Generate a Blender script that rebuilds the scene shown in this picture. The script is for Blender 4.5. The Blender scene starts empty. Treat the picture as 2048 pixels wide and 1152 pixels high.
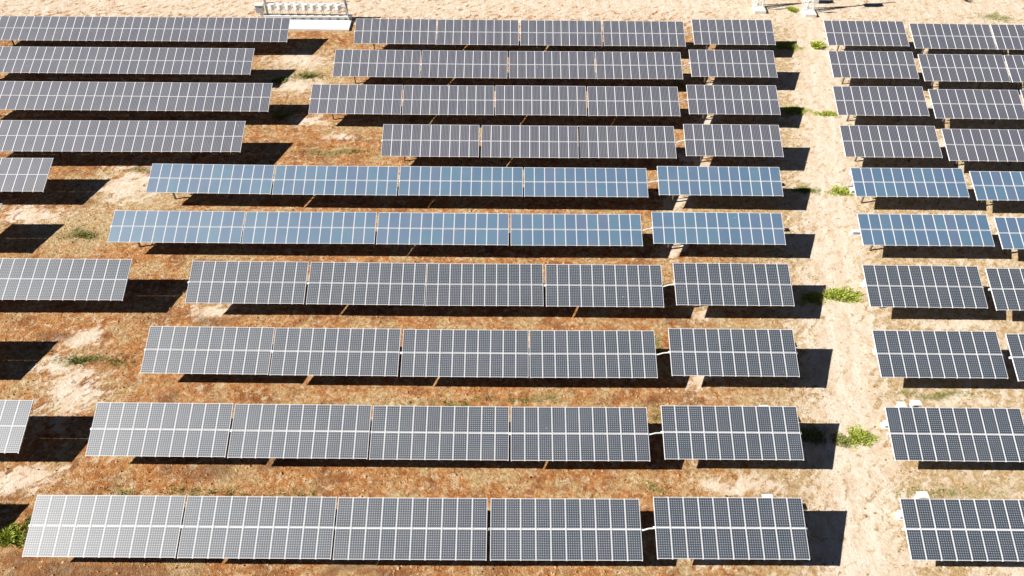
import bpy, math, random
import numpy as np
from mathutils import Matrix, Vector
R = math.radians
S = bpy.context.scene
col = S.collection
random.seed(7)
rng = np.random.default_rng(11)

# ---------------------------------------------------------------- camera
CH = 52.1659
PITCH, ROLL, YAW, F = R(45.9884), R(0.8644), R(0.6326), 1.5754
fw = Vector((math.sin(YAW) * math.cos(PITCH), math.cos(YAW) * math.cos(PITCH), -math.sin(PITCH)))
rt = Vector((math.cos(YAW), -math.sin(YAW), 0)); up = rt.cross(fw)
r2 = rt * math.cos(ROLL) + up * math.sin(ROLL); u2 = up * math.cos(ROLL) - rt * math.sin(ROLL)
cd = bpy.data.cameras.new('camera'); co = bpy.data.objects.new('camera', cd); col.objects.link(co)
cd.sensor_fit = 'HORIZONTAL'; cd.sensor_width = 36; cd.lens = 18 * F; cd.clip_start = 0.5; cd.clip_end = 6000
m = Matrix.Identity(4)
for i in range(3):
    m[i][0] = r2[i]; m[i][1] = u2[i]; m[i][2] = -fw[i]
m[2][3] = CH
co.matrix_world = m
S.camera = co

# ---------------------------------------------------------------- sky, sun, exposure
SX, SY = 1.2826, 0.2736            # ground shadow offset per metre of height
sun_el = math.atan(1 / math.hypot(SX, SY)); sun_rot = math.atan2(-SX, -SY)
w = bpy.data.worlds.new('World'); S.world = w; w.use_nodes = True
nt = w.node_tree; bgn = nt.nodes['Background']; sky = nt.nodes.new('ShaderNodeTexSky')
sky.sky_type = 'NISHITA'; sky.sun_disc = False; sky.sun_elevation = sun_el; sky.sun_rotation = sun_rot % (2 * math.pi)
sky.altitude = 3000; sky.air_density = 0.35; sky.dust_density = 0.05
nt.links.new(sky.outputs[0], bgn.inputs[0]); bgn.inputs[1].default_value = 0.05
sl = bpy.data.lights.new('sun', 'SUN'); sl.energy = 5.0; sl.angle = R(0.53); sl.color = (1.0, 0.955, 0.89)
so = bpy.data.objects.new('sun', sl); col.objects.link(so)
so.rotation_euler = Vector((SX, SY, -1)).to_track_quat('-Z', 'Y').to_euler(); so.location = (-60, 0, 80)
S.view_settings.view_transform = 'Standard'; S.view_settings.look = 'None'
S.view_settings.exposure = 0.62; S.view_settings.gamma = 1

# ---------------------------------------------------------------- helpers
class NT:
    def __init__(s, name):
        s.m = bpy.data.materials.new(name); s.m.use_nodes = True; s.t = s.m.node_tree; s.b = s.t.nodes['Principled BSDF']
    def n(s, typ, **kw):
        o = s.t.nodes.new(typ)
        for k, v in kw.items(): setattr(o, k, v)
        return o
    def l(s, a, b): s.t.links.new(a, b)
    def val(s, sock, v):
        if hasattr(v, 'is_linked') or hasattr(v, 'links'): s.l(v, sock)
        else: sock.default_value = v
    def math(s, op, a, b=0.0, c=0.0, clamp=False):
        o = s.n('ShaderNodeMath', operation=op); o.use_clamp = clamp
        s.val(o.inputs[0], a); s.val(o.inputs[1], b); s.val(o.inputs[2], c)
        return o.outputs[0]
    def noise(s, vec, scale, detail=3, rough=.55, dist=0.0):
        o = s.n('ShaderNodeTexNoise'); s.l(vec, o.inputs['Vector'])
        o.inputs['Scale'].default_value = scale; o.inputs['Detail'].default_value = detail
        o.inputs['Roughness'].default_value = rough; o.inputs['Distortion'].default_value = dist
        return o.outputs[0]
    def ramp(s, f, stops):
        o = s.n('ShaderNodeValToRGB'); s.l(f, o.inputs[0]); e = o.color_ramp.elements
        while len(e) < len(stops): e.new(.5)
        for q, (p, c) in zip(e, stops):
            q.position = p; q.color = tuple(c) + (1,) if len(c) == 3 else c
        return o.outputs[0]
    def mix(s, f, a, b, mode='MIX'):
        o = s.n('ShaderNodeMix', data_type='RGBA', blend_type=mode)
        s.val(o.inputs[0], f)
        for i, v in ((6, a), (7, b)):
            if isinstance(v, tuple): o.inputs[i].default_value = v if len(v) == 4 else v + (1,)
            else: s.l(v, o.inputs[i])
        return o.outputs[2]
    def sstep(s, x, lo, hi):
        o = s.n('ShaderNodeMapRange', interpolation_type='SMOOTHSTEP'); s.val(o.inputs[0], x)
        o.inputs[1].default_value = lo; o.inputs[2].default_value = hi
        return o.outputs[0]
    def base(s, c, rough=.6, spec=.5, metal=0):
        if isinstance(c, tuple): s.b.inputs['Base Color'].default_value = c + (1,)
        else: s.l(c, s.b.inputs['Base Color'])
        s.b.inputs['Roughness'].default_value = rough; s.b.inputs['Specular IOR Level'].default_value = spec
        s.b.inputs['Metallic'].default_value = metal
    def bump(s, h, strength, dist):
        o = s.n('ShaderNodeBump'); s.l(h, o.inputs['Height']); o.inputs['Strength'].default_value = strength
        o.inputs['Distance'].default_value = dist; s.l(o.outputs[0], s.b.inputs['Normal'])

def tag(o, label=None, cat=None, group=None, kind=None):
    if label: o['label'] = label
    if cat: o['category'] = cat
    if group: o['group'] = group
    if kind: o['kind'] = kind
    return o

class MB:
    """collects boxes, tubes and faces into one mesh"""
    def __init__(s): s.v = []; s.f = []; s.mi = []
    def box(s, c, d, rot=None, mi=0):
        c = Vector(c); k = len(s.v)
        for z in (-1, 1):
            for y in (-1, 1):
                for x in (-1, 1):
                    p = Vector((x * d[0] / 2, y * d[1] / 2, z * d[2] / 2))
                    if rot is not None: p = rot @ p
                    s.v.append(tuple(c + p))
        for q in ((0, 2, 3, 1), (4, 5, 7, 6), (0, 1, 5, 4), (2, 6, 7, 3), (0, 4, 6, 2), (1, 3, 7, 5)):
            s.f.append(tuple(k + i for i in q)); s.mi.append(mi)
        return s
    def tube(s, a, b, r0, r1=None, n=8, mi=0):
        a, b = Vector(a), Vector(b); r1 = r0 if r1 is None else r1
        d = (b - a).normalized(); e = d.orthogonal().normalized(); g = d.cross(e); k = len(s.v)
        for p, r in ((a, r0), (b, r1)):
            for i in range(n):
                t = 2 * math.pi * i / n
                s.v.append(tuple(p + (e * math.cos(t) + g * math.sin(t)) * r))
        for i in range(n):
            j = (i + 1) % n; s.f.append((k + i, k + j, k + n + j, k + n + i)); s.mi.append(mi)
        s.f.append(tuple(k + i for i in reversed(range(n)))); s.f.append(tuple(k + n + i for i in range(n))); s.mi += [mi, mi]
        return s
    def mesh(s, name, mats, smooth=False):
        me = bpy.data.meshes.new(name); me.from_pydata(s.v, [], s.f)
        for q in (mats if isinstance(mats, (list, tuple)) else [mats]): me.materials.append(q)
        me.polygons.foreach_set('material_index', s.mi)
        if smooth: me.polygons.foreach_set('use_smooth', [True] * len(s.f))
        me.update(); return me
    def build(s, name, mats, parent=None, smooth=False):
        return link(name, s.mesh(name, mats, smooth), parent)
def link(name, data, parent=None):
    o = bpy.data.objects.new(name, data); col.objects.link(o)
    if parent: o.parent = parent
    return o
def np_mesh(name, V, Fq, mat):
    me = bpy.data.meshes.new(name); n = Fq.shape[1]
    me.vertices.add(len(V)); me.vertices.foreach_set('co', V.astype(np.float32).ravel())
    me.loops.add(Fq.size); me.loops.foreach_set('vertex_index', Fq.astype(np.int32).ravel())
    me.polygons.add(len(Fq)); me.polygons.foreach_set('loop_start', np.arange(0, Fq.size, n, dtype=np.int32))
    me.materials.append(mat); me.update(calc_edges=True); return me

# ---------------------------------------------------------------- materials
def simple(name, c, rough=.55, spec=.4, metal=0, var=.12, scale=6):
    q = NT(name); tc = q.n('ShaderNodeTexCoord').outputs['Object']
    f = q.noise(tc, scale, 4)
    a = tuple(x * (1 - var) for x in c); b = tuple(min(1, x * (1 + var)) for x in c)
    q.base(q.ramp(f, [(.3, a), (.7, b)]), rough, spec, metal); return q.m
ALU = simple('anodised aluminium', (.82, .83, .85), .45, .5, 0, .04, 3)
GALV = simple('galvanised steel', (.62, .62, .62), .5, .5, 0, .08, 5)
POSTM = simple('shade-darkened steel post', (.16, .13, .11), .7, .3, 0, .15, 5)  # steel colour darkened to stand in for the shade under the tables
WHITE = simple('white paint', (.82, .82, .80), .5, .4, 0, .05, 3)
CONC = simple('pale concrete', (.74, .72, .68), .9, .2, 0, .08, 2)
GREYP = simple('grey paint', (.42, .45, .48), .5, .4, 0, .1, 3)
DARK = simple('dark louvre', (.03, .03, .03), .6, .3)
CABLE = simple('brown cable', (.12, .05, .03), .7, .3)
BACK = simple('dark backsheet', (.05, .05, .055), .7, .3)

def cell_mat(kind):
    q = NT({'g': 'mono cells with diamond gaps', 's': 'striped poly cells', 'b': 'blue poly cells'}[kind])
    tc = q.n('ShaderNodeTexCoord').outputs['Object']
    sp = q.n('ShaderNodeSeparateXYZ'); q.l(tc, sp.inputs[0])
    oi = q.n('ShaderNodeObjectInfo'); rnd = oi.outputs['Random']
    wn = q.n('ShaderNodeTexWhiteNoise', noise_dimensions='1D'); q.l(rnd, wn.inputs[1])
    rcol = wn.outputs['Color']; sc = q.n('ShaderNodeSeparateColor'); q.l(rcol, sc.inputs[0])
    L = 1.955 if kind != 'b' else 1.625
    nx, ny = 6, (12 if kind != 'b' else 10)
    cw = .90 / nx; chh = (L - .13) / ny
    def edge(c, cell):
        t = q.math('DIVIDE', c, cell)
        return q.math('ABSOLUTE', q.math('SUBTRACT', q.math('FRACT', q.math('ADD', t, 50.5)), .5))   # distance to the nearest cell line
    ex, ey = edge(sp.outputs[0], cw), edge(sp.outputs[1], chh)
    inx = q.math('LESS_THAN', q.math('ABSOLUTE', sp.outputs[0]), .452 - .004)
    iny = q.math('LESS_THAN', q.math('ABSOLUTE', sp.outputs[1]), (L - .13) / 2 + .002)
    inside = q.math('MULTIPLY', inx, iny)
    # soft per cell tone
    fl = q.n('ShaderNodeVectorMath', operation='FLOOR'); dv = q.n('ShaderNodeVectorMath', operation='DIVIDE')
    q.l(tc, dv.inputs[0]); dv.inputs[1].default_value = (cw, chh, 1); q.l(dv.outputs[0], fl.inputs[0])
    ad = q.n('ShaderNodeVectorMath', operation='ADD'); q.l(fl.outputs[0], ad.inputs[0])
    cb = q.n('ShaderNodeVectorMath', operation='SCALE'); q.l(rcol, cb.inputs[0]); cb.inputs['Scale'].default_value = 91; q.l(cb.outputs[0], ad.inputs[1])
    wc = q.n('ShaderNodeTexWhiteNoise', noise_dimensions='3D'); q.l(ad.outputs[0], wc.inputs[0])
    if kind == 'g':
        cell = q.mix(sc.outputs[0], (.010, .021, .040), (.018, .024, .040))
        cell = q.mix(q.math('MULTIPLY', wc.outputs[0], .5), cell, (.014, .030, .040))
        dia = q.math('LESS_THAN', q.math('ADD', ex, ey), .23)
        lin = q.math('LESS_THAN', q.math('MINIMUM', ex, ey), .022)
        mk = q.math('MULTIPLY', q.math('MAXIMUM', dia, lin), inside)
        c = q.mix(mk, cell, (.44, .49, .56)); rough = .50
    elif kind == 's':
        cell = q.mix(sc.outputs[0], (.042, .046, .078), (.056, .052, .080))
        cell = q.mix(q.math('MULTIPLY', sc.outputs[1], .5), cell, (.050, .060, .060))
        lin = q.math('LESS_THAN', ex, .16)
        mk = q.math('MULTIPLY', lin, iny)
        c = q.mix(q.math('MULTIPLY', mk, .8), cell, (.30, .31, .36)); rough = .50
    else:
        cell = q.mix(sc.outputs[0], (.072, .155, .262), (.088, .148, .250))
        cell = q.mix(q.math('MULTIPLY', q.sstep(sc.outputs[1], .45, 1.0), .7), cell, (.085, .200, .285))
        cell = q.mix(q.math('MULTIPLY', q.math('GREATER_THAN', sc.outputs[2], .95), .3), cell, (.15, .14, .25))
        no = q.n('ShaderNodeTexNoise'); q.l(ad.outputs[0], no.inputs['Vector']); no.inputs['Scale'].default_value = .35
        cell = q.mix(q.math('MULTIPLY', wc.outputs[0], .35), cell, (.070, .178, .290))
        lin = q.math('LESS_THAN', q.math('MINIMUM', ex, ey), .02)
        c = q.mix(q.math('MULTIPLY', q.math('MULTIPLY', lin, inside), .5), cell, (.30, .34, .40)); rough = .50
    # dust film, patchy over the whole field
    dn = q.noise(q.n('ShaderNodeNewGeometry').outputs['Position'], .55, 4, .6)
    c = q.mix(q.math('ADD', q.math('MULTIPLY', dn, .10), DUST), c, (.36, .35, .36))
    vo = q.n('ShaderNodeTexVoronoi'); q.l(q.n('ShaderNodeNewGeometry').outputs['Position'], vo.inputs['Vector']); vo.inputs['Scale'].default_value = .42
    c = q.mix(q.math('MULTIPLY', q.math('LESS_THAN', vo.outputs['Distance'], .020), .8), c, (.8, .8, .78))
    q.base(c, rough, 1.0); q.b.inputs['IOR'].default_value = 1.67
    rr = q.math('ADD', q.math('MULTIPLY', dn, .12), rough - .05); q.l(rr, q.b.inputs['Roughness'])
    return q.m
DUST = .0
CELL = {k: cell_mat(k) for k in 'gsb'}

def ground_mat():
    q = NT('ground soil'); tc = q.n('ShaderNodeTexCoord').outputs['Object']
    def at(nm):
        a = q.n('ShaderNodeAttribute'); a.attribute_name = nm; return a.outputs['Fac']
    warp = q.noise(tc, .35, 5, .6); n1 = q.noise(tc, .9, 6, .65, .3); n2 = q.noise(tc, 3.2, 5, .7, .4); n3 = q.noise(tc, 9, 4, .7); n4 = q.noise(tc, 22, 3, .6)
    orange = q.ramp(n1, [(.32, (.29, .088, .026)), (.46, (.48, .185, .056)), (.58, (.62, .290, .095)), (.70, (.69, .41, .18))])
    fine = q.ramp(n2, [(.30, (.17, .062, .022)), (.41, (.43, .170, .058)), (.53, (.64, .330, .125)), (.66, (.88, .65, .38))])
    soil = q.mix(.5, orange, fine)
    soil = q.mix(q.math('MULTIPLY', q.sstep(warp, .50, .38), .6), soil, (.25, .095, .038))
    n8 = q.noise(tc, 1.5, 6, .72, .6)
    soil = q.mix(q.math('MULTIPLY', q.math('MULTIPLY', q.sstep(n8, .52, .64), q.sstep(n1, .30, .52)), .85), soil, (.80, .64, .42))
    soil = q.mix(q.math('MULTIPLY', q.sstep(n8, .46, .36), .6), soil, (.24, .070, .026))
    straw = q.ramp(n2, [(.3, (.28, .165, .065)), (.46, (.56, .38, .17)), (.64, (.86, .70, .43))])
    soil = q.mix(q.math('MULTIPLY', q.sstep(q.noise(tc, .30, 6, .7), .46, .62), .8), soil, straw)
    st = q.n('ShaderNodeMapping'); q.l(tc, st.inputs['Vector']); st.inputs['Rotation'].default_value = (0, 0, R(12.5)); st.inputs['Scale'].default_value = (1, .22, 1)
    n5 = q.noise(tc, 1.5, 5, .62, .4); n6 = q.noise(st.outputs[0], 1.1, 4, .6, .2); n7 = q.noise(tc, 5.5, 4, .65, .2)
    tan = q.ramp(n2, [(.28, (.36, .22, .10)), (.45, (.60, .43, .22)), (.62, (.80, .66, .42))])
    tan = q.mix(q.math('MULTIPLY', q.sstep(n1, .48, .60), .5), tan, (.64, .38, .15))
    ft = q.math('ADD', at('tan'), q.math('MULTIPLY', q.math('SUBTRACT', n8, .5), 1.4))
    soil = q.mix(q.math('MULTIPLY', q.sstep(ft, .15, .85), .9), soil, tan)
    sand = q.ramp(n7, [(.25, (.60, .48, .36)), (.45, (.75, .645, .51)), (.65, (.83, .745, .63))])
    sand2 = q.mix(q.math('MULTIPLY', q.sstep(n5, .42, .72), .75), sand, (.60, .43, .27))
    sand2 = q.mix(q.math('MULTIPLY', q.sstep(n6, .45, .68), .60), sand2, (.64, .47, .31))
    sand2 = q.mix(q.math('MULTIPLY', q.sstep(n6, .46, .30), .5), sand2, (.84, .76, .65))
    sx_ = q.n('ShaderNodeSeparateXYZ'); q.l(tc, sx_.inputs[0])
    xr = q.math('ABSOLUTE', q.math('SUBTRACT', q.math('SUBTRACT', sx_.outputs[0], q.math('MULTIPLY', sx_.outputs[1], .222)), 18.9))
    xr = q.math('ABSOLUTE', q.math('SUBTRACT', q.math('ADD', xr, q.math('MULTIPLY', q.math('SUBTRACT', n1, .5), 1.6)), .9))
    sand2 = q.mix(q.math('MULTIPLY', q.math('MULTIPLY', q.sstep(xr, .45, .05), q.sstep(n5, .40, .6)), .55), sand2, (.86, .79, .68))
    sg = q.n('ShaderNodeMapping', vector_type='TEXTURE'); q.l(tc, sg.inputs['Vector']); sg.inputs['Rotation'].default_value = (0, 0, R(42)); sg.inputs['Scale'].default_value = (1.5, .75, 1)
    n9 = q.noise(sg.outputs[0], 1.3, 6, .7, .5)
    f = q.math('ADD', at('sand'), q.math('MULTIPLY', q.math('SUBTRACT', n9, .5), 3.0))
    f = q.math('ADD', f, q.math('MULTIPLY', q.math('SUBTRACT', n5, .5), 1.6))
    sm = q.sstep(f, .25, .85)
    c = q.mix(sm, soil, sand2)
    rough_soil = q.math('SUBTRACT', 1.0, q.math('MULTIPLY', sm, .70))
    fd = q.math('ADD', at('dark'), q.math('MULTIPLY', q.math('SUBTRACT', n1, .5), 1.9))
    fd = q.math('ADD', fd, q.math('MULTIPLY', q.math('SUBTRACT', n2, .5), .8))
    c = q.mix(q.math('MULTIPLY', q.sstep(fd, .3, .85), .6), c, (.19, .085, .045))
    fg = q.math('ADD', at('green'), q.math('MULTIPLY', q.math('SUBTRACT', n2, .5), 2.2))
    gc = q.ramp(n3, [(.35, (.10, .11, .03)), (.6, (.30, .31, .10))])
    c = q.mix(q.math('MULTIPLY', q.sstep(fg, .42, .95), .7), c, gc)
    # small dark crumbs and pale grit
    c = q.mix(q.math('MULTIPLY', q.sstep(n3, .60, .72), .45), c, (.86, .74, .56))
    c = q.mix(q.math('MULTIPLY', q.math('MULTIPLY', q.sstep(n3, .42, .28), .7), rough_soil), c, (.15, .075, .035))
    c = q.mix(q.math('MULTIPLY', q.math('MULTIPLY', q.sstep(n4, .38, .25), .5), rough_soil), c, (.17, .09, .04))
    q.base(c, .95, .1)
    h = q.math('ADD', q.math('MULTIPLY', n2, .5), q.math('MULTIPLY', n3, .35)); h = q.math('ADD', h, q.math('MULTIPLY', n4, .15))
    h = q.math('MULTIPLY', q.math('SUBTRACT', h, .5), rough_soil)
    q.bump(h, 1.0, .42)
    return q.m
GROUND = ground_mat()
def leafy(name, a, b, scale=5):
    q = NT(name); ge = q.n('ShaderNodeNewGeometry')
    q.base(q.ramp(q.noise(ge.outputs['Position'], scale, 3), [(.35, a), (.65, b)]), .6, .25); return q.m
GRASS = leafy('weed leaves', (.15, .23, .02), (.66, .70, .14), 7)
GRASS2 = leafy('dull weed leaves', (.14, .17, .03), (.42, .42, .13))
DRY = leafy('dry straw', (.30, .19, .08), (.72, .58, .34), 2)
CLOD = leafy('soil clods', (.24, .11, .045), (.66, .44, .24), .8)

# ---------------------------------------------------------------- ground
SAND = [(41.0, 97.8, 6.3, 7.3), (36.6, 81.3, 4.6, 9.5), (33.3, 67.2, 4.2, 8.5), (30.3, 54.3, 4.3, 8.0), (28.2, 43.4, 4.3, 7.5), (26.1, 33.6, 4.6, 6.5), (24.6, 25.9, 4.9, 5), (19.3, 104.6, 45, 4.4), (-48.2, 105, 28, 3.6), (60.3, 104.7, 24, 4.5),
 (-38.3, 64.6, 3.4, 3.4), (-46.5, 59.8, 3.2, 1.6), (-34.4, 38.3, 2.4, 2.7), (-35.3, 44.0, 1.8, 1.3), (-36.4, 41.3, 2.1, 1.2), (-25.8, 47.3, 2.0, .8), (-32.3, 57.8, 2, .8), (-22.2, 76.2, 2.4, 1.1), (15.8, 55.9, 1.2, 2.1), (18.7, 36.0, 3.9, 1.3), (17.2, 47.4, 1.3, 1.0), (-35.5, 30.7, 2.6, 1.3),
 (-18.7, 73.2, 1.6, .7), (-10, 66.0, 1.5, .6), (-25.5, 89.1, 3.9, 2.0), (-25.1, 83.5, 3.2, 1.8), (38.6, 46.3, 5.3, .8), (36.7, 38.3, 4.2, .7), (17.9, 30.6, 3.7, .8), (36, 24, 4, 1.2), (46, 60, 7, 1.2), (50, 73, 8, 1.4), (52, 81, 8, 1.4), (25, 89, 3, 2),
 (20, 69.5, 1.6, 2.4), (17, 62.8, 1.5, 2.2), (16, 40.6, 1.4, 1.8), (13.5, 25.6, 1.4, 1.5), (24.7, 84, 1.5, 2), (22.8, 76.4, 1.5, 2)]
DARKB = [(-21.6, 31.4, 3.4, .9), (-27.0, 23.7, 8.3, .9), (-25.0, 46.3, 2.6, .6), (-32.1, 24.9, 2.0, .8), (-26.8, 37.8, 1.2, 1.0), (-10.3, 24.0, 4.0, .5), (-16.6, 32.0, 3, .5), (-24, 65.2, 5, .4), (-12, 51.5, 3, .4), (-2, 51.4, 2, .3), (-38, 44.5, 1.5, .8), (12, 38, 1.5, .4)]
GREEN = [(-27.6, 29.7, 1.4, .35), (-23.0, 29.8, 2.15, .4), (-20.1, 29.7, 1.1, .3), (-35.4, 41.8, 2.9, .6), (-31.6, 41.6, 1.6, .5), (-40.6, 57.0, 2.4, .9), (-17.8, 70.4, 4.8, .6), (-23.7, 85.5, 2.4, .9), (13.3, 49.6, .7, .75), (12.6, 43.8, .6, 1.1), (11.7, 36.7, .55, .95), (10.9, 30.3, .7, .5), (2.0, 38.1, 4.8, .34), (-4.3, 37.7, 3.2, .25), (-15.4, 29.6, 2.2, .3), (65.7, 101.7, 2.7, 1.1), (-8.1, 61.7, 2.5, .3), (32.4, 30.0, 4.4, .33), (34.9, 38.8, 4, .5), (-38, 67, 2, .5), (-27, 84.7, 1.5, .5), (20.5, 84.1, .8, 1.2)]
def field(X, Y, blobs, p=1.0):
    out = np.zeros_like(X)
    for cx, cy, rx, ry in blobs:
        wx = X + .5 * np.sin(Y * 1.7 + cx) + .35 * np.sin(Y * 3.9 + X); wy = Y + .3 * np.sin(X * 1.3 + cy)
        d = ((wx - cx) / rx) ** 2 + ((wy - cy) / ry) ** 2
        out = np.maximum(out, np.exp(-d * .9) * p)
    return out
def masks(X, Y):
    sand = field(X, Y, SAND)
    trk = np.exp(-((X - (24.2 + (Y - 24) * .222)) / (4.0 + .01 * Y)) ** 2 * .9)                    # the sandy track between the blocks
    east = 1 / (1 + np.exp(-(X - (27 + (Y - 24) * .2)) / 2.5)) * .48                                # paler soil east of it
    north = 1 / (1 + np.exp(-(Y - 98.0) / 1.2)) * .85
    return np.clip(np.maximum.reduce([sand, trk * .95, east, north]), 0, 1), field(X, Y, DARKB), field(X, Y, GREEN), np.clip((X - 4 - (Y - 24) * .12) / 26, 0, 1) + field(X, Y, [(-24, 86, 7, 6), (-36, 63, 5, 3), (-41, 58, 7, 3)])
def build_ground():
    xs = np.concatenate([[-3000, -1200, -500, -200, -120], np.arange(-90, 90.1, .5), [120, 200, 500, 1200, 3000]])
    ys = np.concatenate([[-3000, -1000, -300, -60, -10], np.arange(10, 125.1, .5), [140, 180, 300, 700, 1500, 4000]])
    X, Y = np.meshgrid(xs, ys); nx, ny = len(xs), len(ys)
    Z = np.zeros_like(X)
    inn = (np.abs(X) < 89) & (Y > 11) & (Y < 124)
    Z[inn] = (rng.random(inn.sum()) - .5) * .05
    V = np.stack([X, Y, Z], -1).reshape(-1, 3)
    i = np.arange(nx * ny).reshape(ny, nx)
    Fq = np.stack([i[:-1, :-1], i[:-1, 1:], i[1:, 1:], i[1:, :-1]], -1).reshape(-1, 4)
    me = np_mesh('ground', V, Fq, GROUND)
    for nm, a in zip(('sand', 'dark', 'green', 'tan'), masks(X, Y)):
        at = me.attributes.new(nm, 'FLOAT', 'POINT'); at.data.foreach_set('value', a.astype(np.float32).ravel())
    me.polygons.foreach_set('use_smooth', [True] * len(Fq))
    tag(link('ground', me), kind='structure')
build_ground()

# loose clods of soil: small irregular pyramids, and dry grass tufts
def scatter_clods(n):
    P = np.stack([rng.uniform(-78, 80, n), rng.uniform(20, 108, n)], -1)
    sand = masks(P[:, 0], P[:, 1])[0]
    P = P[rng.random(n) > sand * .93]; n = len(P)
    s = np.minimum(rng.gamma(2.2, .017, n) + .02, .13)
    k = 5; ang = np.arange(k) * 2 * np.pi / k
    V = np.zeros((n, k + 1, 3)); a0 = rng.uniform(0, 7, n)
    for j in range(k):
        r = s * rng.uniform(.7, 1.4, n)
        V[:, j, 0] = P[:, 0] + np.cos(ang[j] + a0) * r; V[:, j, 1] = P[:, 1] + np.sin(ang[j] + a0) * r; V[:, j, 2] = -.03
    V[:, k, 0] = P[:, 0] + s * rng.uniform(-.3, .3, n); V[:, k, 1] = P[:, 1] + s * rng.uniform(-.3, .3, n); V[:, k, 2] = s * rng.uniform(.7, 1.5, n)
    b = (np.arange(n) * (k + 1))[:, None]
    Fq = np.concatenate([b + np.array([[j, (j + 1) % k, k]]) for j in range(k)], 0)
    tag(link('soil_clods', np_mesh('soil_clods', V.reshape(-1, 3), Fq, CLOD)), 'loose brown soil clods scattered over the bare ground between the panel rows', 'soil clods', kind='stuff')
scatter_clods(70000)
def blades(P, h, w_, n_per, spread, lean=.6):
    """n_per triangular blades round each point of P"""
    n = len(P) * n_per; base = np.repeat(P, n_per, 0); H = np.repeat(h, n_per) * rng.uniform(.5, 1.1, n)
    sp = np.repeat(spread, n_per); a = rng.uniform(0, 2 * np.pi, n); r = sp * np.sqrt(rng.random(n))
    bx = base[:, 0] + np.cos(a) * r; by = base[:, 1] + np.sin(a) * r
    t = rng.uniform(0, 2 * np.pi, n); W = np.repeat(w_, n_per) * rng.uniform(.6, 1.3, n)
    lx = np.cos(a) * H * lean * rng.uniform(0, 1, n); ly = np.sin(a) * H * lean * rng.uniform(0, 1, n)
    z0 = base[:, 2]
    V = np.zeros((n, 4, 3))
    V[:, 0] = np.stack([bx - np.cos(t) * W * .4, by - np.sin(t) * W * .4, z0], -1)
    V[:, 1] = np.stack([bx + np.cos(t) * W * .4, by + np.sin(t) * W * .4, z0], -1)
    V[:, 2] = np.stack([bx + lx * .6 + np.cos(t) * W * .5, by + ly * .6 + np.sin(t) * W * .5, z0 + H * .6], -1)
    V[:, 3] = np.stack([bx + lx * 1.3, by + ly * 1.3, z0 + H], -1)
    Fq = (np.arange(n) * 4)[:, None] + np.array([[0, 1, 2, 3]])
    return V.reshape(-1, 3), Fq
def scatter_straw(n):
    P = np.stack([rng.uniform(-78, 80, n), rng.uniform(20, 108, n), np.full(n, -.02)], -1)
    sand = masks(P[:, 0], P[:, 1])[0]; P = P[rng.random(n) > sand * .9]; n = len(P)
    V, Fq = blades(P, rng.uniform(.06, .17, n), np.full(n, .035), 7, np.full(n, .10), 1.2)
    tag(link('dry_grass', np_mesh('dry_grass', V, Fq, DRY)), 'short dry straw coloured grass covering the soil between the panel rows', 'dry grass', kind='stuff')
scatter_straw(17000)
def scatter_green():
    pts = []
    for cx, cy, rx, ry in GREEN:
        k = int(26 * rx * ry) + 10
        p = rng.normal(0, .55, (k, 2)); pts.append(np.stack([cx + p[:, 0] * rx, cy + p[:, 1] * ry, np.full(k, -.02)], -1))
    P = np.concatenate(pts); n = len(P)
    V, Fq = blades(P, rng.uniform(.08, .22, n), np.full(n, .05), 9, np.full(n, .14), 1.0)
    tag(link('low_green_grass', np_mesh('low_green_grass', V, Fq, GRASS2)), 'thin dull green grass growing in strips behind the panel rows', 'grass', kind='stuff')
scatter_green()

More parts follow.
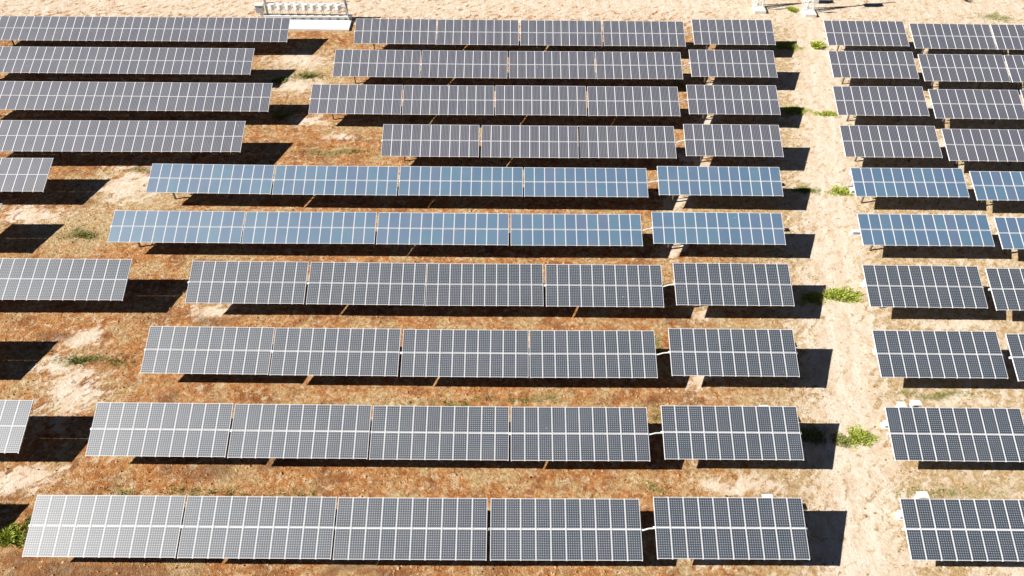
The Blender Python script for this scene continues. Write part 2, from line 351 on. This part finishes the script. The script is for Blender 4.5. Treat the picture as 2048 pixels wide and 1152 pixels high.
# ---------------------------------------------------------------- solar tables
TB={'M1a':(-13.780,91.636,-0.097,0.0081,-0.0020),
 'M1b':(-3.668,91.532,-0.051,0.0016,0.0004),
 'M1c':(6.573,91.439,0.008,-0.0089,0.0060),
 'M1d':(16.791,91.585,-0.046,-0.0013,0.0026),
 'M1e':(27.899,92.074,0.004,-0.0024,0.0037),
 'R1a':(44.447,92.192,-0.054,0.0064,-0.0031),
 'R1b':(55.065,91.761,-0.111,-0.0020,-0.0011),
 'R1c':(65.128,91.550,-0.019,-0.0052,0.0004),
 'M2a':(-15.144,83.955,-0.004,0.0017,-0.0030),
 'M2b':(-5.009,83.874,0.031,-0.0037,-0.0003),
 'M2c':(5.197,84.030,-0.027,0.0024,0.0028),
 'M2d':(15.339,84.064,-0.012,0.0035,0.0030),
 'M2e':(26.414,84.603,0.029,0.0019,-0.0017),
 'R2a':(43.013,84.768,-0.051,0.0013,-0.0013),
 'R2b':(53.471,84.179,-0.017,0.0010,-0.0000),
 'R2c':(63.648,84.106,0.008,0.0015,-0.0002),
 'M3a':(-16.592,76.447,-0.010,-0.0007,-0.0007),
 'M3b':(-6.443,76.438,-0.001,0.0056,-0.0013),
 'M3c':(3.710,76.450,0.048,-0.0002,0.0015),
 'M3d':(13.899,76.458,0.052,-0.0022,0.0071),
 'M3e':(24.963,76.910,0.065,-0.0037,0.0045),
 'R3a':(41.371,76.989,0.025,-0.0064,0.0078),
 'R3b':(52.004,76.638,-0.045,0.0002,-0.0010),
 'R3c':(62.270,76.590,0.000,-0.0000,-0.0000),
 'M4b':(-7.887,68.922,-0.017,0.0047,-0.0026),
 'M4c':(2.366,68.931,-0.038,-0.0072,0.0050),
 'M4d':(12.452,69.029,-0.061,-0.0027,0.0063),
 'M4e':(23.447,69.138,0.178,-0.0076,0.0040),
 'R4a':(40.048,69.488,-0.035,-0.0064,0.0072),
 'R4b':(50.578,68.919,0.007,-0.0055,-0.0002),
 'M5a':(-28.862,62.370,-0.055,-0.0069,-0.0005),
 'M5b':(-16.644,62.228,-0.005,0.0001,-0.0010),
 'M5c':(-4.444,62.249,-0.005,-0.0014,-0.0001),
 'M5d':(7.743,62.258,-0.017,-0.0042,0.0047),
 'M5e':(20.869,62.428,0.141,-0.0113,0.0084),
 'R5a':(39.621,62.584,0.039,-0.0059,0.0082),
 'R5b':(51.328,62.208,0.000,-0.0006,-0.0000),
 'M6a':(-30.149,55.377,-0.093,-0.0020,0.0025),
 'M6b':(-18.008,55.371,-0.074,0.0034,0.0030),
 'M6c':(-5.793,55.311,-0.029,-0.0080,0.0058),
 'M6d':(6.438,55.364,-0.077,0.0045,0.0001),
 'M6e':(19.486,55.506,0.123,-0.0100,0.0077),
 'R6a':(38.711,55.617,0.008,-0.0054,0.0048),
 'R6b':(51.394,55.263,-0.012,-0.0060,0.0003),
 'M7a':(-22.076,48.256,-0.008,0.0051,-0.0048),
 'M7b':(-11.870,48.212,-0.007,-0.0027,-0.0027),
 'M7c':(-1.802,48.215,-0.043,0.0068,-0.0031),
 'M7d':(8.424,48.161,0.002,-0.0057,0.0052),
 'M7e':(19.430,48.160,0.265,-0.0018,0.0006),
 'R7a':(35.934,48.201,0.142,-0.0056,0.0001),
 'R7b':(46.691,48.090,-0.008,-0.0001,0.0002),
 'M8a':(-23.569,40.939,-0.251,-0.0038,-0.0021),
 'M8b':(-13.392,40.709,-0.064,-0.0018,-0.0012),
 'M8c':(-3.177,40.626,-0.033,-0.0030,0.0011),
 'M8d':(6.928,40.627,-0.032,0.0021,0.0043),
 'M8e':(18.030,40.695,0.197,-0.0039,0.0019),
 'R8a':(34.476,40.731,0.098,-0.0013,-0.0003),
 'R8b':(45.223,40.568,0.003,0.0058,-0.0001),
 'M9a':(-25.053,33.381,-0.153,0.0007,-0.0058),
 'M9b':(-14.823,33.203,0.003,0.0003,-0.0041),
 'M9c':(-4.706,33.182,-0.073,-0.0043,0.0024),
 'M9d':(5.442,33.106,0.014,0.0013,0.0029),
 'M9e':(16.479,33.180,0.167,-0.0031,0.0040),
 'R9a':(33.082,33.198,0.094,-0.0067,0.0029),
 'M10a':(-26.423,25.795,-0.191,-0.0040,0.0053),
 'M10b':(-16.255,25.676,-0.026,-0.0036,0.0023),
 'M10c':(-6.133,25.623,-0.003,-0.0015,0.0021),
 'M10d':(4.093,25.668,-0.088,0.0021,-0.0012),
 'M10e':(15.008,25.701,0.130,0.0013,-0.0032),
 'R10a':(31.676,25.688,0.079,-0.0058,0.0029),
 'L1':(-26.902,91.651,-0.036,0.0281,-0.0116),
 'L2':(-29.669,84.169,-0.026,0.0195,-0.0096),
 'L3':(-26.016,76.649,0.006,0.0217,-0.0124),
 'L4':(-27.297,69.267,0.051,0.0199,-0.0077),
 'L5':(-44.754,62.700,0.031,0.0118,-0.0024),
 'L7':(-32.305,48.365,0.096,0.0113,-0.0109),
 'L9':(-34.737,33.467,0.038,0.0018,-0.0028)}
TB['L8'] = (-41.70, 41.0, 0.03, .005, -.004); TB['L10'] = (-37.9, 25.95, 0.03, .004, -.003); TB['L6'] = (-46.8, 55.75, 0.0, .008, -.003)
H0 = 2.7138; TILT = R(19.1953); TILTL = R(17.0999)
LCOLS = {'L1': 39, 'L2': 34, 'L3': 34, 'L4': 29, 'L5': 10, 'L6': 5, 'L7': 16, 'L8': 6, 'L9': 7, 'L10': 4}
MH = {'g': 1.955, 's': 1.952, 'b': 1.625}
def module_meshes(kind):
    Wd, Hh = .985, MH[kind]; fwid = .030
    g = MB().box((0, 0, -.004), (Wd - 2 * fwid, Hh - 2 * fwid, .006)); g.mi = [1, 0, 1, 1, 1, 1]
    gm = g.mesh('solar_module', [CELL[kind], BACK])
    f = MB()
    for sg in (-1, 1):
        f.box((sg * (Wd - fwid) / 2, 0, -.017), (fwid, Hh, .040)); f.box((0, sg * (Hh - fwid) / 2, -.017), (Wd - 2 * fwid, fwid, .040))
    return gm, f.mesh('frame', ALU)
MOD = {k: module_meshes(k) for k in 'gsb'}
RAIL = {k: MB().box((0, 0, 0), (.07, 2 * MH[k] + .11, .05)).mesh('rail', ALU) for k in 'gsb'}
def post_mesh(h):
    return MB().box((0, 0, h / 2), (.13, .16, h)).box((0, 0, h - .02), (.26, .3, .03)).mesh('post', POSTM)
POST = {}
def copy_tree(o, parent):
    c = o.copy(); col.objects.link(c); c.parent = parent
    for ch in o.children: copy_tree(ch, c)
    return c

def table(name, kind, cols, label, group, left=False, link_to=None):
    X, Y, dz, dy, dr = TB[name]
    t = link('solar_array', None); t.empty_display_size = .5
    t.location = (X, Y, 0); t.rotation_euler = (0, 0, dy)
    tag(t, label, 'solar array', group)
    tilt = TILTL if left else TILT
    h = H0 + dz
    u = Vector((1, 0, dr)).normalized(); v = Vector((0, math.cos(tilt), math.sin(tilt))); n = u.cross(v).normalized(); v = n.cross(u)
    pitch = {'g': 1.0, 's': 1.0007, 'b': 1.0042}[kind]
    gap = .014 if left else .05
    W = cols * pitch; x0 = -W if left else -W / 2
    def mat(a, b, c):
        p = Vector((0, 0, h)) + u * a + v * b + n * c
        mm = Matrix.Identity(4)
        for i in range(3): mm[i][0] = u[i]; mm[i][1] = v[i]; mm[i][2] = n[i]; mm[i][3] = p[i]
        return mm
    proto = None
    for j in (1, -1):
        for i in range(cols):
            if proto is None:
                g = link('solar_module', MOD[kind][0], t); link('frame', MOD[kind][1], g); proto = g
            else: g = copy_tree(proto, t)
            jit = random.gauss(0, .0016)
            g.matrix_local = mat(x0 + (i + .5) * pitch, j * (MH[kind] + gap) / 2, random.gauss(0, .002)) @ Matrix.Rotation(jit, 4, 'X') @ Matrix.Rotation(random.gauss(0, .0016), 4, 'Y')
    rl = None
    for i in range(cols + 1):
        rl = link('rail', RAIL[kind], t) if rl is None else copy_tree(rl, t)
        e = .038 if i == 0 else (-.038 if i == cols else 0)
        rl.matrix_local = mat(x0 + i * pitch + e, 0, -.066)
    # main tube along the row, kept under the middle seam on the tracker tables
    if not left:
        MB().box((0, 0, 0), (W + .24, .16, .14)).build('torque_tube', ALU, t).matrix_local = mat(0, 0, -.162)
    else:
        for b in (-1.1, .5, 1.3):
            MB().box((0, 0, 0), (W - .1, .09, .12)).build('purlin', GALV, t).matrix_local = mat(x0 + W / 2, b, -.155)
    ps = (-.287 * W, .287 * W) if kind != 'b' else (-.35 * W, 0, .35 * W)
    if left: ps = [-1.9 - 3.6 * k for k in range(int((W - 1) / 3.6))]
    for a in ps:
        if not left:
            hh = round(h + dr * a - .22, 2)
            if hh not in POST: POST[hh] = post_mesh(hh)
            p = link('post', POST[hh], t); p.location = (a, 0.05, 0)
        else:
            for b in (.5,):
                q = Vector((0, 0, h)) + u * a + v * b - n * .2
                hh = round(q.z, 1)
                if hh not in POST: POST[hh] = post_mesh(hh)
                p = link('post', POST[hh], t); p.location = (a, q.y, q.z - hh)
    if link_to:          # kinked drive link to the neighbouring table's tube
        X2, Y2, dz2, _, dr2 = TB[link_to]
        W2 = W
        a = Vector((-W / 2 - .1, 0, h - dr * W / 2 - .12))
        b = Vector((X2 + W2 / 2 + .1 - X, Y2 - Y, H0 + dz2 + dr2 * W2 / 2 - .12))
        mid = a.lerp(b, .45) + Vector((0, .02, .05))
        MB().tube(a, mid, .05, n=8).tube(mid, b, .05, n=8).build('drive_link', WHITE, t)
    return t

RN = {10: 'nearest row', 9: 'second row from the front', 8: 'third row from the front', 7: 'fourth row from the front', 6: 'nearer blue row', 5: 'farther blue row',
      4: 'fourth row from the back', 3: 'third row from the back', 2: 'second row from the back', 1: 'farthest row'}
LOOK = {'g': 'dotted grey array', 's': 'striped grey array', 'b': 'blue solar array'}
POSN = {'a': 'first of the main block', 'b': 'second of the main block', 'c': 'third of the main block', 'd': 'fourth of the main block', 'e': 'last before the sandy track'}
POSR = {'a': 'first right of the sandy track', 'b': 'second right of the sandy track', 'c': 'third right of the sandy track'}
def kind_of(r): return 'g' if r >= 7 else ('b' if r >= 5 else 's')
for r in range(1, 11):
    k = kind_of(r)
    for c in 'abcde':
        if 'M%d%s' % (r, c) not in TB: continue
        pn = POSN[c]
        if r == 4: pn = {'b': POSN['a'], 'c': POSN['b'], 'd': POSN['c'], 'e': POSN['e']}[c]
        table('M%d%s' % (r, c), k, 12 if k == 'b' else 10, '%s, %s, %s' % (LOOK[k], RN[r], pn), 'solar arrays of the main block', link_to=('M%dd' % r) if c == 'e' else None)
    for c in 'abc':
        if 'R%d%s' % (r, c) not in TB: continue
        n = 10 if k != 'b' else (11 if r == 5 else 12)
        table('R%d%s' % (r, c), k, n, '%s, %s, %s' % (LOOK[k], RN[r], POSR[c]), 'solar arrays right of the sandy track', link_to=None)
LD = {1: 'long grey solar array in the farthest row at the left edge', 2: 'long grey solar array in the second row from the back, left edge', 3: 'long grey solar array in the third row from the back, left edge',
      4: 'long grey solar array in the fourth row from the back, left edge', 5: 'short end of a grey solar array left of the farther blue row', 6: 'sliver of a solar array at the frame edge left of the nearer blue row',
      7: 'pale dotted solar array at the left edge in the fourth row from the front', 8: 'solar array beyond the left edge casting a shadow in the third row', 9: 'two columns of a pale solar array at the left edge, second row from the front',
      10: 'solar array beyond the left edge casting a shadow in the nearest row'}
for r in range(1, 11):
    table('L%d' % r, 's' if r < 7 else 'g', LCOLS['L%d' % r], LD[r], 'solar arrays of the left block', left=True)

# ---------------------------------------------------------------- inverters behind the upper edges
def inverter(x, y, label, w_=.56, top=2.52):
    t = link('inverter', None); t.location = (x, y, 0); tag(t, label, 'inverter', 'white inverters behind the panel tables')
    MB().box((0, 0, top - .42), (w_, .30, .62)).box((0, -.16, top - .45), (w_ * .8, .02, .4)).build('housing', WHITE, t)
    MB().box((0, -.175, top - .36), (w_ * .7, .02, .10)).build('louvre', DARK, t)
    MB().box((0, -.02, top - .06), (w_ + .16, .52, .04), Matrix.Rotation(R(-6), 3, 'X')).build('sun_shade', WHITE, t)
    for s in (-1, 1):
        MB().box((s * w_ * .4, .17, (top - .1) / 2), (.06, .06, top - .1)).build('leg', GALV, t)
INV = [('e', 5, 25.2, 64.85), ('e', 6, 24.0, 57.85), ('e', 7, 22.4, 50.75), ('e', 8, 21.1, 43.3), ('e', 9, 19.5, 35.7), ('e', 10, 18.1, 28.2),
       ('r', 6, 34.4, 57.9), ('r', 7, 33.7, 50.6), ('r', 8, 31.8, 43.2)]
for c, r, x, y in INV:
    inverter(x, y, 'small white inverter behind the %s, %s' % (RN[r], 'left of the sandy track' if c == 'e' else 'right of the sandy track'))
inverter(34.95, 65.0, 'left one of two white inverter boxes behind the blue array right of the track', .5)
inverter(36.6, 65.0, 'right one of two white inverter boxes behind the blue array right of the track', .5)
inverter(29.9, 35.95, 'left one of two white inverter boxes with dark louvres, right of the track', .45, 2.72)
inverter(30.95, 36.0, 'right one of two white inverter boxes with dark louvres, right of the track', .6, 2.85)
inverter(28.8, 28.35, 'white inverter box with tilted shade behind the nearest array right of the track', .6, 2.72)

# low white cabinets at the left ends of the tables right of the track
def cabinet(x, y, w_, d_, label):
    t = link('junction_cabinet', None); t.location = (x, y, 0); tag(t, label, 'cabinet', 'low white cabinets beside the track')
    MB().box((0, 0, .05), (w_ + .16, d_ + .16, .12)).build('concrete_pad', CONC, t)
    b = MB().box((0, 0, .30), (w_, d_, .36)).build('housing', WHITE, t)
    MB().box((0, -d_ / 2 - .01, .28), (w_ * .7, .02, .2)).build('door', GREYP, b)
    MB().box((0, -.02, .50), (w_ + .08, d_ + .1, .035)).build('lid', WHITE, t)
cabinet(29.6, 35.75, .65, .45, 'low white cabinet on a pad at the left end of the second row array')
cabinet(28.1, 28.1, .45, .45, 'low white cabinet on a pad at the left end of the nearest row array')
cabinet(33.75, 57.9, .9, .3, 'wide low white cabinet left of the nearer blue array by the track')
cabinet(35.35, 64.3, .6, .5, 'low white cabinet left of the farther blue array by the track')
cabinet(32.6, 51.0, .5, .45, 'low white cabinet left of the dotted array beside the large weed')
cabinet(31.15, 43.2, .4, .4, 'smallest white cabinet left of the third row array by the track')

# ---------------------------------------------------------------- equipment rack on its platform (top of the picture)
def rack():
    t = link('equipment_rack', None); t.location = (-26.2, 97.5, 0)
    tag(t, 'low white platform with a rack of nine round units behind the farthest row', 'equipment rack')
    MB().box((0, .05, .12), (11.4, 2.5, .26)).build('platform', WHITE, t)
    MB().box((0, 1.7, .64), (11.6, .6, .10)).build('cable_tray', WHITE, t)
    gr = MB()
    gr.box((0, 1.38, .50), (11.5, .05, .07)).box((0, 1.38, .06), (11.5, .05, .07))
    for i in range(24): gr.box((-5.7 + i * 11.4 / 23, 1.38, .28), (.06, .05, .37))
    gr.box((0, 1.98, .29), (11.4, .04, .58))
    gr.build('guard_rail', GALV, t)
    for i in range(9):
        MB().box((-4.7 + i * 1.15, 1.62, .29), (.66, .3, .36)).build('terminal_box', WHITE, t)
    MB().box((5.15, 1.75, 1.6), (.26, .26, 3.2)).box((-5.3, 1.9, 1.6), (.22, .22, 3.2)).build('mast', GREYP, t)
    MB().tube((4.95, 1.75, 3.1), (5.45, 1.25, .25), .10, n=6).build('brace', GREYP, t)
    MB().box((0, 2.0, 2.12), (10.7, .22, .16)).box((0, 1.95, 1.62), (10.6, .08, .10)).build('crossbeam', WHITE, t)
    for i in range(9):
        x = -4.5 + i * 1.08
        un = MB().tube((x, 1.72, 1.62), (x, 1.72, 2.2), .43, .38, 14).build('round_unit', WHITE, t, False)
        MB().tube((x, 1.72, 1.38), (x, 1.72, 1.619), .20, .34, 14).build('base_cap', GREYP, un)
        for sx in (-.13, .12):
            MB().tube((x + sx, 1.66, 1.45), (x + sx + .15, 1.62, .68), .022, n=5).build('cable', CABLE, un)
    c = MB().box((-6.15, 1.8, 1.55), (.95, .7, 1.0)).build('control_cabinet', GREYP, t)
    MB().box((-6.15, 1.78, 2.09), (1.1, .85, .06)).build('roof', WHITE, c)
    MB().box((-6.05, 1.85, .52), (.34, .34, 1.04)).build('stand', GALV, c)
rack()

# ---------------------------------------------------------------- two lattice masts on white footings (top right)
def mast(x, y, label):
    t = link('lattice_mast', None); t.location = (x, y, 0); tag(t, label, 'mast', 'masts beyond the farthest row')
    MB().box((.1, -.9, .2), (1.5, 1.9, .4)).build('footing', CONC, t)
    for sx, sy in ((-1, -1), (1, -1), (-1, 1), (1, 1)):
        MB().tube((sx * .62, sy * .55, .5), (sx * .10, sy * .10, 4.6), .05, n=6).build('leg', WHITE, t)
    lt = MB()
    for k in range(6):
        z = .8 + k * .6; f = 1 - (z - .5) / 4.1 * .82; z2 = z + .6; f2 = 1 - (z2 - .5) / 4.1 * .82
        for s in (-1, 1):
            lt.tube((-.62 * f, s * .55 * f, z), (.62 * f2, s * .55 * f2, z2), .025, n=5); lt.tube((s * .62 * f, -.55 * f, z), (s * .62 * f2, .55 * f2, z2), .025, n=5)
    lt.build('lattice', WHITE, t)
    MB().tube((0, 0, .5), (0, 0, 10.2), .15, .10, 10).build('pole', GALV, t)
    MB().box((.1, -.25, 7.5), (1.7, .9, .8)).build('drum_housing', GREYP, t)
    b = MB().box((.55, -.95, 2.0), (.75, .12, .95)).build('control_panel', WHITE, t)
    MB().box((.55, -.86, .95), (.07, .05, 1.15)).build('stand', GALV, b)
mast(33.9, 103.9, 'left one of two white lattice masts on concrete footings, top right')
mast(40.5, 103.1, 'right one of two white lattice masts on concrete footings, top right')

# thin dead bush at the very top right
def dead_bush(x, y):
    b = MB()
    for i in range(22):
        a = rng.uniform(0, 6.28); e = rng.uniform(.3, 1.2); l = rng.uniform(.4, 1.1)
        p = Vector((math.cos(a) * l * math.cos(e), math.sin(a) * l * math.cos(e), l * math.sin(e)))
        b.tube((0, 0, 0), p, .03, .01, 4)
        for _ in range(2):
            b.tube(p * .6, p * .6 + Vector(rng.normal(0, .25, 3)), .015, .006, 4)
    o = b.build('dead_bush', CABLE); o.location = (x, y, 0); tag(o, 'small dead brown bush on the pale ground at the top right', 'bush')
dead_bush(63.6, 106.2)

# ---------------------------------------------------------------- weeds
def weed(x, y, rx, ry, h, label, mat=None, dens=1.0, group='green weeds'):
    k = max(16, int(rx * ry * 55 * dens) + 12)
    a = rng.uniform(0, 6.283, k); rr = rng.random(k) ** .55 * (1 + .35 * np.sin(a * 3 + x) + .25 * np.sin(a * 7 + y)) * 1.05
    p = np.stack([np.cos(a) * rr, np.sin(a) * rr], -1); P = np.stack([p[:, 0] * rx, p[:, 1] * ry, np.full(k, -.02)], -1)
    hh = h * .8 * np.clip(1.1 - rr * .7, .3, 1.1) * rng.uniform(.5, 1.15, k)
    V, Fq = blades(P, hh * .85, np.full(k, .065), 34, np.full(k, .22), 1.4)
    o = link('weed', np_mesh('weed', V, Fq, mat or GRASS)); o.location = (x, y, 0); tag(o, label, 'weed', group)
weed(33.2, 79.0, 1.6, .8, .5, 'dark green weed in the shade of the third farthest row, left of the track')
weed(40.2, 78.7, 1.9, .6, .55, 'bright green weed clump at the track, third row from the back')
weed(36.6, 78.4, 1.2, .5, .45, 'small green weed between shade and track, third row from the back')
weed(39.5, 93.6, .7, .6, .9, 'upright small green weed beside the farthest row on the track')
weed(35.6, 93.5, 1.5, .9, .6, 'dark green weed in the shade beside the farthest row')
weed(38.6, 103.2, .55, .7, .8, 'yellow green weed between the two lattice masts')
weed(34.3, 64.4, 1.3, .55, .55, 'bright lime weed left of the farther blue row')
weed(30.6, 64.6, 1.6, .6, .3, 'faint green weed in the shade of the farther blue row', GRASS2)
weed(30.0, 49.7, 1.7, .7, .75, 'largest green weed clump, on the track beside the fourth row')
weed(27.4, 49.3, 1.2, .6, .5, 'dark green weed half in shade beside the fourth row array')
weed(27.3, 34.7, .95, .75, .6, 'bright green weed on the track beside the second row')
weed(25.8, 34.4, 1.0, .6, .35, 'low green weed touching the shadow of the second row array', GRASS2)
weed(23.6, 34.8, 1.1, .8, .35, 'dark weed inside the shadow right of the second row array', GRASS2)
weed(-34.0, 26.3, 1.0, .7, .7, 'bright lime weed at the left edge beside the nearest row')
weed(-32.6, 27.3, .7, .7, .5, 'yellowish weed by the shadow at the left of the nearest row', GRASS2)
weed(-23.7, 85.4, 1.2, .4, .4, 'thin green weed in the gap at the second row from the back', GRASS2)
weed(-27.0, 84.5, .8, .6, .5, 'olive weed at the shadow tip in the second row from the back', GRASS2)
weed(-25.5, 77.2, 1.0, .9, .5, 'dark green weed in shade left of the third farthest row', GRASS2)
weed(-34.8, 41.8, 1.6, .4, .22, 'dark olive weed in the gap of the third row from the front', GRASS2)
weed(-40.2, 57.0, 1.5, .5, .18, 'olive weed left of the nearer blue row', GRASS2)
